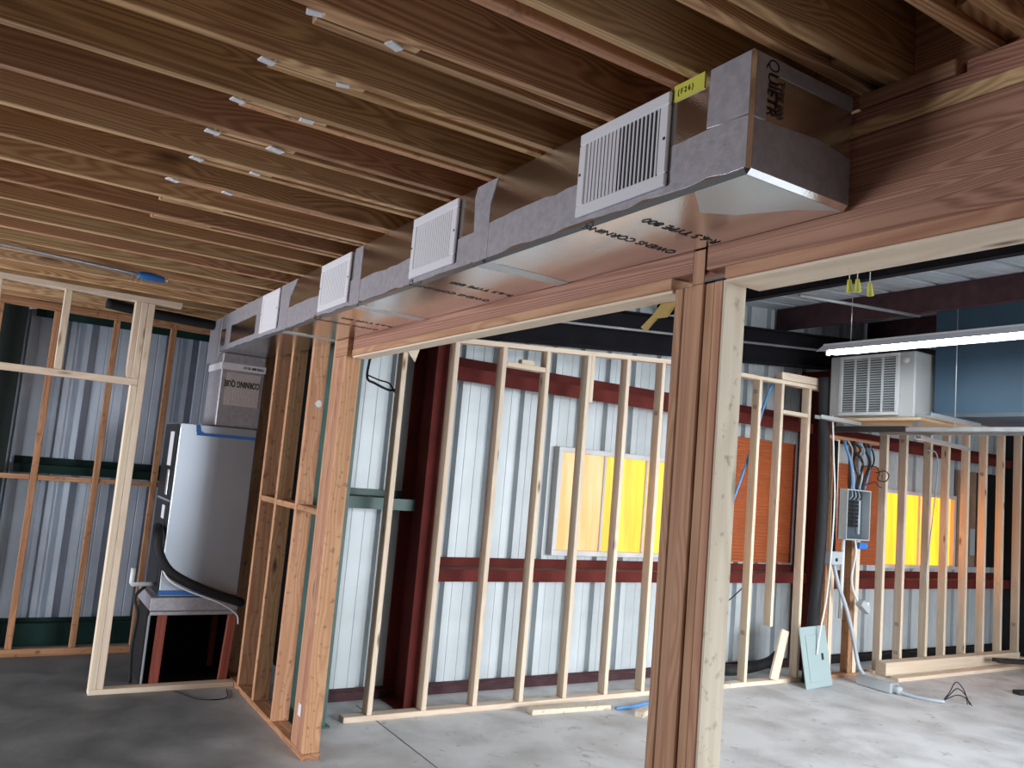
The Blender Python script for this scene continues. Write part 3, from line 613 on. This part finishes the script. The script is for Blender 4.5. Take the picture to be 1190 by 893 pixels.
o = tube('cable', [(1.30, 6.345, .006), (1.42, 6.10, .006), (1.60, 6.08, .006), (1.66, 6.30, .006)], .004, M['black'], None, 5); tag(o, 'thin black wire looped on the floor before the return box', 'cable')
o = tube('flexible_hose', [(.56, 6.85, 2.785), (.8, 6.88, 2.77), (1.05, 6.9, 2.765), (1.37, 6.95, 2.76)], .04, M['black'], None, 10); tag(o, 'black flexible hose running just below the joists to the plenum', 'hose')
# pole along the joists
pp = empty('metal_pole', (-.2, 5.4, 2.79)); tag(pp, 'silver pole with a blue end fixed under the joists', 'pole')
tube('rod', [(-2.2, 4.95, 2.79), (.62, 5.48, 2.79)], .013, M['galv'], pp, 8, curve=False)
tube('blue_fitting', [(.60, 5.476, 2.79), (.63, 5.482, 2.79), (.66, 5.488, 2.79), (.70, 5.496, 2.79), (.75, 5.505, 2.79)], lambda t: .018+.010*math.sin(3.1*t), M['bluetape'], pp, 10)
tube('tip', [(.75, 5.505, 2.79), (.775, 5.51, 2.79)], .012, M['galv'], pp, 8, curve=False)
for k in range(3): tube('hanger_wire', [(.58+.03*k, 5.475, 2.81), (.56+.03*k, 5.47, 2.76), (.55+.035*k, 5.46, 2.735)], .002, M['galv'], pp, 4)

# ================================================================== RIGHT-HAND SERVICES
# cooler on its platform
ac = empty('air_cooler', (7.4, 4.78, 2.58)); tag(ac, 'boxy beige air cooler with louvered grille on high platform', 'air cooler')
bx('cabinet', 6.965, 7.85, 4.31, 5.21, 2.58, 3.20, M['acbeige'], ac, .012)
GY0, GY1, GZ0, GZ1 = 4.475, 5.06, 2.625, 3.17
bx('grille_back', 6.955, 6.964, GY0, GY1, GZ0, GZ1, M['boxin'], ac, 0)
for a in ((GY0-.02, GY1+.02, GZ0-.02, GZ0+.012), (GY0-.02, GY1+.02, GZ1-.012, GZ1+.02), (GY0-.02, GY0+.012, GZ0+.013, GZ1-.013), (GY1-.012, GY1+.02, GZ0+.013, GZ1-.013)):
    bx('grille_frame', 6.935, 6.964, a[0], a[1], a[2], a[3], M['acgrille'], ac, .003)
for k in (1, 2, 3):
    y = GY0+(GY1-GY0)*k/4; bx('grille_divider', 6.937, 6.962, y-.008, y+.008, GZ0+.013, GZ1-.013, M['acgrille'], ac, .001)
for k in range(22):
    z = GZ0+.025+k*(GZ1-GZ0-.05)/21
    beam('louver', (6.947, GY0+.012, z), (6.947, GY1-.012, z), .014, .002, M['acgrille'], ac, up=(.6, 0, 1), bev=0)
tube('badge', [(6.964, 4.40, 3.12), (6.958, 4.40, 3.12)], .035, M['acgrille'], ac, 16, curve=False)
pf = empty('platform', (7.4, 4.78, 2.5)); tag(pf, 'plywood platform on rails carrying the beige air cooler', 'platform')
bx('deck', 6.93, 7.95, 4.22, 5.21, 2.555, 2.579, M['plywood'], pf)
bx('rail', 7.02, 7.07, 1.0, 4.42, 2.46, 2.50, M['greysteel'], pf); bx('rail', 7.015, 7.075, 4.421, 5.21, 2.455, 2.51, M['blackmetal'], pf)
bx('rail', 7.80, 7.85, 1.0, 5.21, 2.505, 2.554, M['greysteel'], pf)
for y in (4.3, 5.1): bx('rail_packing', 7.02, 7.07, y, y+.06, 2.511, 2.554, M['greysteel'], pf)
for i, (a, b_, lb) in enumerate((((6.66, 4.0, 2.555), (7.55, 4.06, 2.555), 'shiny galvanised channel lying beside the air cooler foot'),
                                ((7.55, 4.62, 2.44), (8.9, 4.88, 2.44), 'shiny galvanised channel hung below the platform rail'),
                                ((6.35, 4.86, 2.515), (7.0, 4.90, 2.515), 'shiny galvanised channel poking out under the air cooler'))):
    e = empty('metal_channel', a); tag(e, lb, 'metal channel', 'galvanised channels')
    beam('web', a, b_, .07, .004, M['galv'], e, bev=0)
    A, B = Vector(a), Vector(b_)
    for s in (-.035, .035): beam('flange', A+Vector((0, s, .015)), B+Vector((0, s, .015)), .004, .034, M['galv'], e, bev=0)
for i, y in enumerate((4.02, 3.2)):
    o = tube('hanger_wire', [(7.12, y, 2.50), (7.12, y, 3.72)], .004, M['galv'], None, 5, curve=False); tag(o, ('thin hanger wire in front of the dark blue box near cooler', 'thin hanger wire in front of the dark blue box at far right')[i], 'wire')
bb = empty('overhead_box', (7.8, 2.6, 2.6)); tag(bb, 'large dark blue sheet metal box hung above the right-hand studs', 'box')
bx('shell', 7.20, 8.6, 1.0, 4.27, 2.62, 3.62, M['bluepanel'], bb, .01)
bx('bottom_trim', 7.19, 7.2, 1.0, 4.27, 2.605, 2.64, M['boxin'], bb, .001)
# tube lamp
tl = empty('tube_light', (6.0, 3.2, 3.1)); tag(tl, 'bright white fluorescent tube light hanging in front of cooler', 'tube light')
bx('fixture', 5.965, 6.035, 1.95, 4.55, 3.085, 3.12, M['whitepl'], tl, .004)
for sx_ in (-1, 1): beam('added_hood', (6.0+sx_*.075, 1.95, 3.075), (6.0+sx_*.075, 4.55, 3.075), .003, .115, M['whitepl'], tl, up=(sx_*.8, 0, -.55), bev=0)  # hood wings added to keep the tube's light off the upper wall
tube('lit_tube', [(6.0, 2.0, 3.05), (6.0, 4.50, 3.05)], .02, M['tube'], tl, 10, curve=False)
for y in (1.98, 4.51): bx('socket', 5.98, 6.02, y, y+.02, 3.02, 3.075, M['whitepl'], tl, .003)
for y in (2.4, 4.3): tube('chain', [(6.0, y, 3.12), (6.0, y, 3.65)], .003, M['galv'], tl, 4, curve=False)
# breaker panel
bp_ = empty('breaker_panel', (7.54, 5.28, 1.39)); tag(bp_, 'open grey breaker panel with black breakers on the old studs', 'breaker panel')
X0, X1, Z0, Z1 = 7.345, 7.735, 1.39, 1.905
bx('back', X0, X1, 5.318, 5.328, Z0, Z1, M['boxin'], bp_, 0)
for a in ((X0, X0+.012, Z0, Z1), (X1-.012, X1, Z0, Z1), (X0+.013, X1-.013, Z0, Z0+.012), (X0+.013, X1-.013, Z1-.012, Z1)): bx('box_side', a[0], a[1], 5.225, 5.317, a[2], a[3], M['greybox'], bp_, .001)
for r_ in range(7):
    for c_ in range(2): bx('breaker', 7.40+c_*.10, 7.49+c_*.10, 5.265, 5.317, 1.52+r_*.04, 1.552+r_*.04, M['blackmetal'], bp_, .003)
bx('bus_bar', 7.63, 7.66, 5.29, 5.317, 1.45, 1.80, M['conduit'], bp_, .001)
for k in range(6):
    tube('breaker_wire', [(7.41+.035*k, 5.25, 1.80), (7.43+.03*k, 5.23, 1.84), (7.46+.025*k, 5.27, 1.93)], .005, M['black' if k % 2 else 'conduit'], bp_, 5)
cbx = empty('cable_bundle', (7.55, 5.29, 1.93)); tag(cbx, 'tangle of black and blue cables rising above the breaker panel', 'cables')
for k in range(9):
    mt = M['bluepex'] if k % 4 == 0 else (M['conduit'] if k % 4 == 1 else M['black'])
    tube('cable', [(7.48+.025*k, 5.27, 1.91), (7.47+.028*k+jit(.03), 5.25, 2.05), (7.42+.05*k+jit(.06), 5.27, 2.2), (7.38+.06*k+jit(.1), 5.28, 2.32), (7.36+.055*k, 5.30, 2.40)], .009 if k % 3 else .016, mt, cbx, 6)
tube('looped_wire', [(7.58, 5.25, 2.15), (7.75, 5.2, 2.16), (7.82, 5.2, 2.10), (7.80, 5.2, 2.03), (7.93, 5.2, 2.02), (8.02, 5.22, 2.08), (7.95, 5.22, 2.13), (7.80, 5.22, 2.10)], .006, M['black'], cbx, 5)
tube('looped_wire', [(7.66, 5.25, 1.96), (7.75, 5.2, 2.0), (7.82, 5.2, 1.96), (7.90, 5.22, 1.95)], .005, M['black'], cbx, 5)
# black hose, white cable
o = tube('drain_hose', [(6.96, 5.272, 3.0), (6.98, 5.272, 2.6), (7.02, 5.272, 1.9), (7.01, 5.272, 1.3), (6.955, 5.272, .62), (6.92, 5.272, .25), (6.90, 5.27, .0)], .055, M['black'], None, 12); tag(o, 'thick black hose hanging down beside the breaker panel', 'hose')
o = tube('cable', [(6.885, 5.10, 2.60), (6.98, 5.14, 2.2), (7.05, 5.16, 1.8), (7.035, 5.16, 1.3), (6.98, 5.15, .85), (6.89, 5.14, .52), (6.84, 5.13, .30)], .009, M['whitep'], None, 6); tag(o, 'thin white cable trailing down over the black hose', 'cable')
# conduits and boxes below the panel
jb = empty('junction_box', (7.2, 5.27, 1.14)); tag(jb, 'small grey junction box with conduit on the old brown stud', 'junction box')
bx('box', 7.13, 7.30, 5.22, 5.328, 1.14, 1.27, M['greybox'], jb, .006); tube('knockout', [(7.20, 5.219, 1.19), (7.20, 5.2195, 1.19), (7.20, 5.214, 1.19)], .018, M['blackmetal'], jb, 10, curve=False)
tube('upper_conduit', [(7.21, 5.27, 1.27), (7.20, 5.28, 2.38)], .022, M['darksteel'], jb, 8, curve=False)
tube('flexible_conduit', [(7.22, 5.26, 1.14), (7.27, 5.24, .95), (7.37, 5.2, .70), (7.44, 5.16, .42), (7.475, 5.12, .18), (7.49, 5.06, .09)], .020, M['conduit'], jb, 8)
o = tube('conduit', [(7.395, 5.29, 1.388), (7.395, 5.29, .60)], .020, M['whitep'], None, 8, curve=False); tag(o, 'straight white conduit dropping from the breaker panel', 'conduit')
o2 = empty('cable_outlet', (7.55, 5.2, .75)); tag(o2, 'curved white cable with dangling outlet box below breaker panel', 'outlet')
tube('cable', [(7.56, 5.27, 1.388), (7.55, 5.25, 1.25), (7.46, 5.22, 1.05), (7.45, 5.2, .92), (7.53, 5.2, .80), (7.60, 5.2, .74)], .012, M['whitep'], o2, 6)
beam('outlet_box', (7.53, 5.17, .78), (7.66, 5.17, .69), .08, .07, M['greybox'], o2, bev=.006); bx('clip', 7.62, 7.68, 5.16, 5.21, .73, .78, M['whitep'], o2)
o = bx('blue_tag', 7.59, 7.72, 5.232, 5.262, 1.305, 1.37, M['bluetape'], None); tag(o, 'blue tape wad stuck just under the breaker panel', 'tape')
# panel cover leaning on the wall
cv = empty('panel_cover', (6.86, 5.2, 0)); tag(cv, 'grey-green breaker panel cover leaning against the wall on floor', 'panel cover')
a, b_ = Vector((6.86, 5.10, .004)), Vector((6.835, 5.195, .555)); ct = (b_-a).normalized(); nx = Vector((1, 0, .02)).normalized(); nn = nx.cross(ct).normalized()
pc = beam('plate', a, b_, .385, .012, M['greypanel'], cv, up=nn, bev=.003)
c1, c2 = a+(b_-a)*.10, a+(b_-a)*.86
off = nn*(.0085 if nn.y < 0 else -.0085)
beam('door', c1+off, c2+off, .25, .006, M['greypanel'], pc, up=nn, bev=.002)
lp = a+(b_-a)*.50+off*1.6+Vector((.085, 0, 0)); beam('latch', lp-ct*.03, lp+ct*.03, .025, .012, M['ink'], pc, up=nn, bev=.002)
# floor junction
fj = empty('floor_conduit_body', (7.5, 4.95, 0)); tag(fj, 'galvanised conduit trough on floor with grey cable and black wire ends', 'conduit')
beam('trough', (7.50, 5.11, .055), (7.50, 4.74, .055), .14, .10, M['galv'], fj, bev=.006)
beam('lid', (7.49, 5.10, .108), (7.50, 4.80, .108), .15, .006, M['galv'], fj, bev=.001); tube('connector', [(7.50, 4.74, .05), (7.50, 4.68, .04)], .035, M['greybox'], fj, 10, curve=False)
tube('grey_cable', [(7.50, 4.70, .03), (7.54, 4.58, .02), (7.60, 4.44, .02), (7.67, 4.36, .022)], .018, M['conduit'], fj, 8)
for k, hgt in enumerate((.17, .11, .05)):
    tube('black_wire', [(7.66, 4.37, .024), (7.72, 4.34, .04+hgt*.4), (7.79+.02*k, 4.32, .03+hgt), (7.86+.02*k, 4.28, .02+hgt*.6), (7.88, 4.26-.02*k, .008)], .005, M['black'], fj, 5)
# blue pex, cut pieces
o = tube('pex_pipe', [(6.45, 5.45, 2.95), (6.33, 5.46, 2.70), (6.12, 5.46, 2.10), (5.80, 5.46, 1.35)], .013, M['bluepex'], None, 8); tag(o, 'blue plastic pipe slanting behind studs over orange sheet', 'pipe')
o = tube('cable', [(5.75, 5.426, .70), (5.95, 5.426, .78), (6.2, 5.426, .95), (6.42, 5.426, 1.10)], .006, M['black'], None, 5); tag(o, 'thin black cable slanting behind studs below orange sheet', 'cable')
o = tube('drain_hose', [(5.7, 5.6, .22), (6.0, 5.62, .10), (6.3, 5.62, .07), (6.7, 5.6, .12), (6.84, 5.58, .2)], .05, M['black'], None, 10); tag(o, 'black hose sagging near the floor behind the cut stud', 'hose')
o = beam('stud_offcut', (6.47, 5.317, .045), (6.60, 5.317, .50), .026, .11, WD['pine'], None, up=(1, 0, -.25)); tag(o, 'short pine offcut leaning below the cut stud', 'wood offcut')
o = beam('lumber_offcut', (3.60, 5.17, .02), (4.31, 5.12, .02), .085, .038, WD['cream'], None); tag(o, 'whitish pine offcut flat on floor by the bottom plate', 'wood offcut')
o = tube('pex_pipe', [(4.34, 5.06, .016), (4.5, 5.06, .016), (4.75, 5.12, .016), (5.0, 5.18, .016)], .014, M['bluepex'], None, 8); tag(o, 'blue plastic pipe lying on floor beside a whitish offcut', 'pipe')
o = beam('lumber_offcut', (4.40, 4.86, .02), (4.52, 4.93, .02), .07, .038, WD['cream'], None); tag(o, 'tiny cream wood block on floor just left of the post', 'wood offcut')
# wires by the green column and tags under the header
o = tube('cable', [(2.19, 5.5, 2.80), (2.18, 5.48, 2.55), (2.16, 5.46, 2.36), (2.22, 5.45, 2.32), (2.33, 5.44, 2.285), (2.40, 5.44, 2.30), (2.45, 5.44, 2.28)], .009, M['black'], None, 6); tag(o, 'black cable hanging beside the green column', 'cable')
o = tube('cable', [(2.15, 5.435, 2.37), (2.24, 5.425, 2.345), (2.32, 5.423, 2.33), (2.37, 5.422, 2.27), (2.42, 5.423, 2.25)], .006, M['black'], None, 6); tag(o, 'thin black wire end looped from the hanging cable', 'cable')
def wire_nut(loc, r, lb):
    e = empty('wire_connector', loc); tag(e, lb, 'wire connector', 'yellow connectors under the header'); A = Vector(loc)
    tube('cap', [A, A+Vector((.002, 0, -.016)), A+Vector((.004, 0, -.034))], lambda t: r*(.55+.45*t), M['yellow'], e, 8, curve=False)
    tube('lead', [A+Vector((0, 0, .03)), A], .0015, M['whitep'], e, 4, curve=False)
wire_nut((1.86, 1.345, 2.356), .009, 'leftmost yellow wire connector under the header plate'); wire_nut((1.862, 1.322, 2.354), .009, 'middle yellow wire connector under the header plate'); wire_nut((1.862, 1.285, 2.338), .009, 'lowest yellow wire connector hanging on its own white lead')
IS = [(2.006, 2.386), (2.078, 2.386), (2.12, 2.35), (2.175, 2.315), (2.15, 2.30), (2.10, 2.34), (2.05, 2.335), (2.03, 2.36)]
o = meshobj('insulation_scrap', [(1.857, y, z) for y, z in IS]+[(1.866, y+jit(.004), z+jit(.004)) for y, z in IS], [tuple(range(8)), tuple(range(15, 7, -1))]+[(i, (i+1) % 8, 8+(i+1) % 8, 8+i) for i in range(8)], M['yellowins'])
tag(o, 'torn yellow insulation scrap hanging under the header by post', 'insulation')
# lumber stamps, plaster smears
def stamp(x, z, par, n=4):
    V = []; F = []
    for k in range(n):
        y = -.018+.012*k; b0 = len(V)
        V += [(0, y, -.02+jit(.004)), (0, y+.005, -.02), (0, y+.005, .02), (0, y, .02+jit(.004))]; V += [(-.0006, v[1], v[2]) for v in V[-4:]]
        F += [(b0+4, b0+5, b0+6, b0+7), (b0, b0+3, b0+2, b0+1), (b0, b0+1, b0+5, b0+4), (b0+1, b0+2, b0+6, b0+5), (b0+2, b0+3, b0+7, b0+6), (b0+3, b0, b0+4, b0+7)]
    meshobj('grade_stamp', V, F, M['stampink'], par, (x, 5.375, z))
for xr, z in ((4.834, 2.40), (6.084, 2.75), (6.084, 2.60), (6.084, .48)): stamp(xr-.0002, z, nw)
for xr, z in ((8.495, 2.50), (8.495, .50), (8.495, .2), (10.948, .44), (10.141, 2.25)): stamp(xr-.0002, z, rw)
def smear(x, y, z, w, h, par, mat='foam'):
    pts = [(x+w*.5*math.cos(a)*random.uniform(.7, 1.1), y, z+h*.5*math.sin(a)*random.uniform(.7, 1.1)) for a in [i*math.pi/5 for i in range(10)]]
    ragged('plaster_smear', pts, (0, -1.5, 0), par, M[mat])
smear(1.80, 5.374, 2.12, .05, .05, pw); smear(1.775, 4.9455, .26, .03, .06, pw)
bx('plaster_smear', 1.7265, 1.728, 4.85, 4.90, .22, .29, M['foam'], pw, .0005)
o = tube('cable', [(8.84, 5.30, 2.43), (8.95, 5.28, 2.425), (9.0, 5.27, 2.36), (9.01, 5.27, 2.2), (8.96, 5.28, 1.7), (8.90, 5.29, 1.2), (8.89, 5.30, .95)], .007, M['conduit'], None, 6); tag(o, 'thin grey cable hanging across the yellow window on studs', 'cable')
o = bx('wall_outlet', 10.69, 10.80, 5.795, 5.819, 1.23, 1.57, M['greybox'], None, .004); tag(o, 'narrow pale outlet plate on the brown board by the window', 'outlet')
# dark trestle foot at the right edge
dk = empty('trestle', (10.2, 5.0, 0)); tag(dk, 'low black metal trestle cut off at the right edge', 'trestle')
beam('top_bar', (9.9, 5.05, .13), (10.9, 4.6, .13), .12, .04, M['blackmetal'], dk, bev=.004)
beam('foot', (8.95, 4.36, .02), (9.5, 4.2, .02), .09, .04, M['blackmetal'], dk, bev=.004); bx('leg', 10.5, 10.55, 4.74, 4.79, 0, .11, M['blackmetal'], dk)
beam('brace', (9.48, 4.22, .03), (10.45, 4.74, .09), .05, .03, M['blackmetal'], dk, bev=.003)
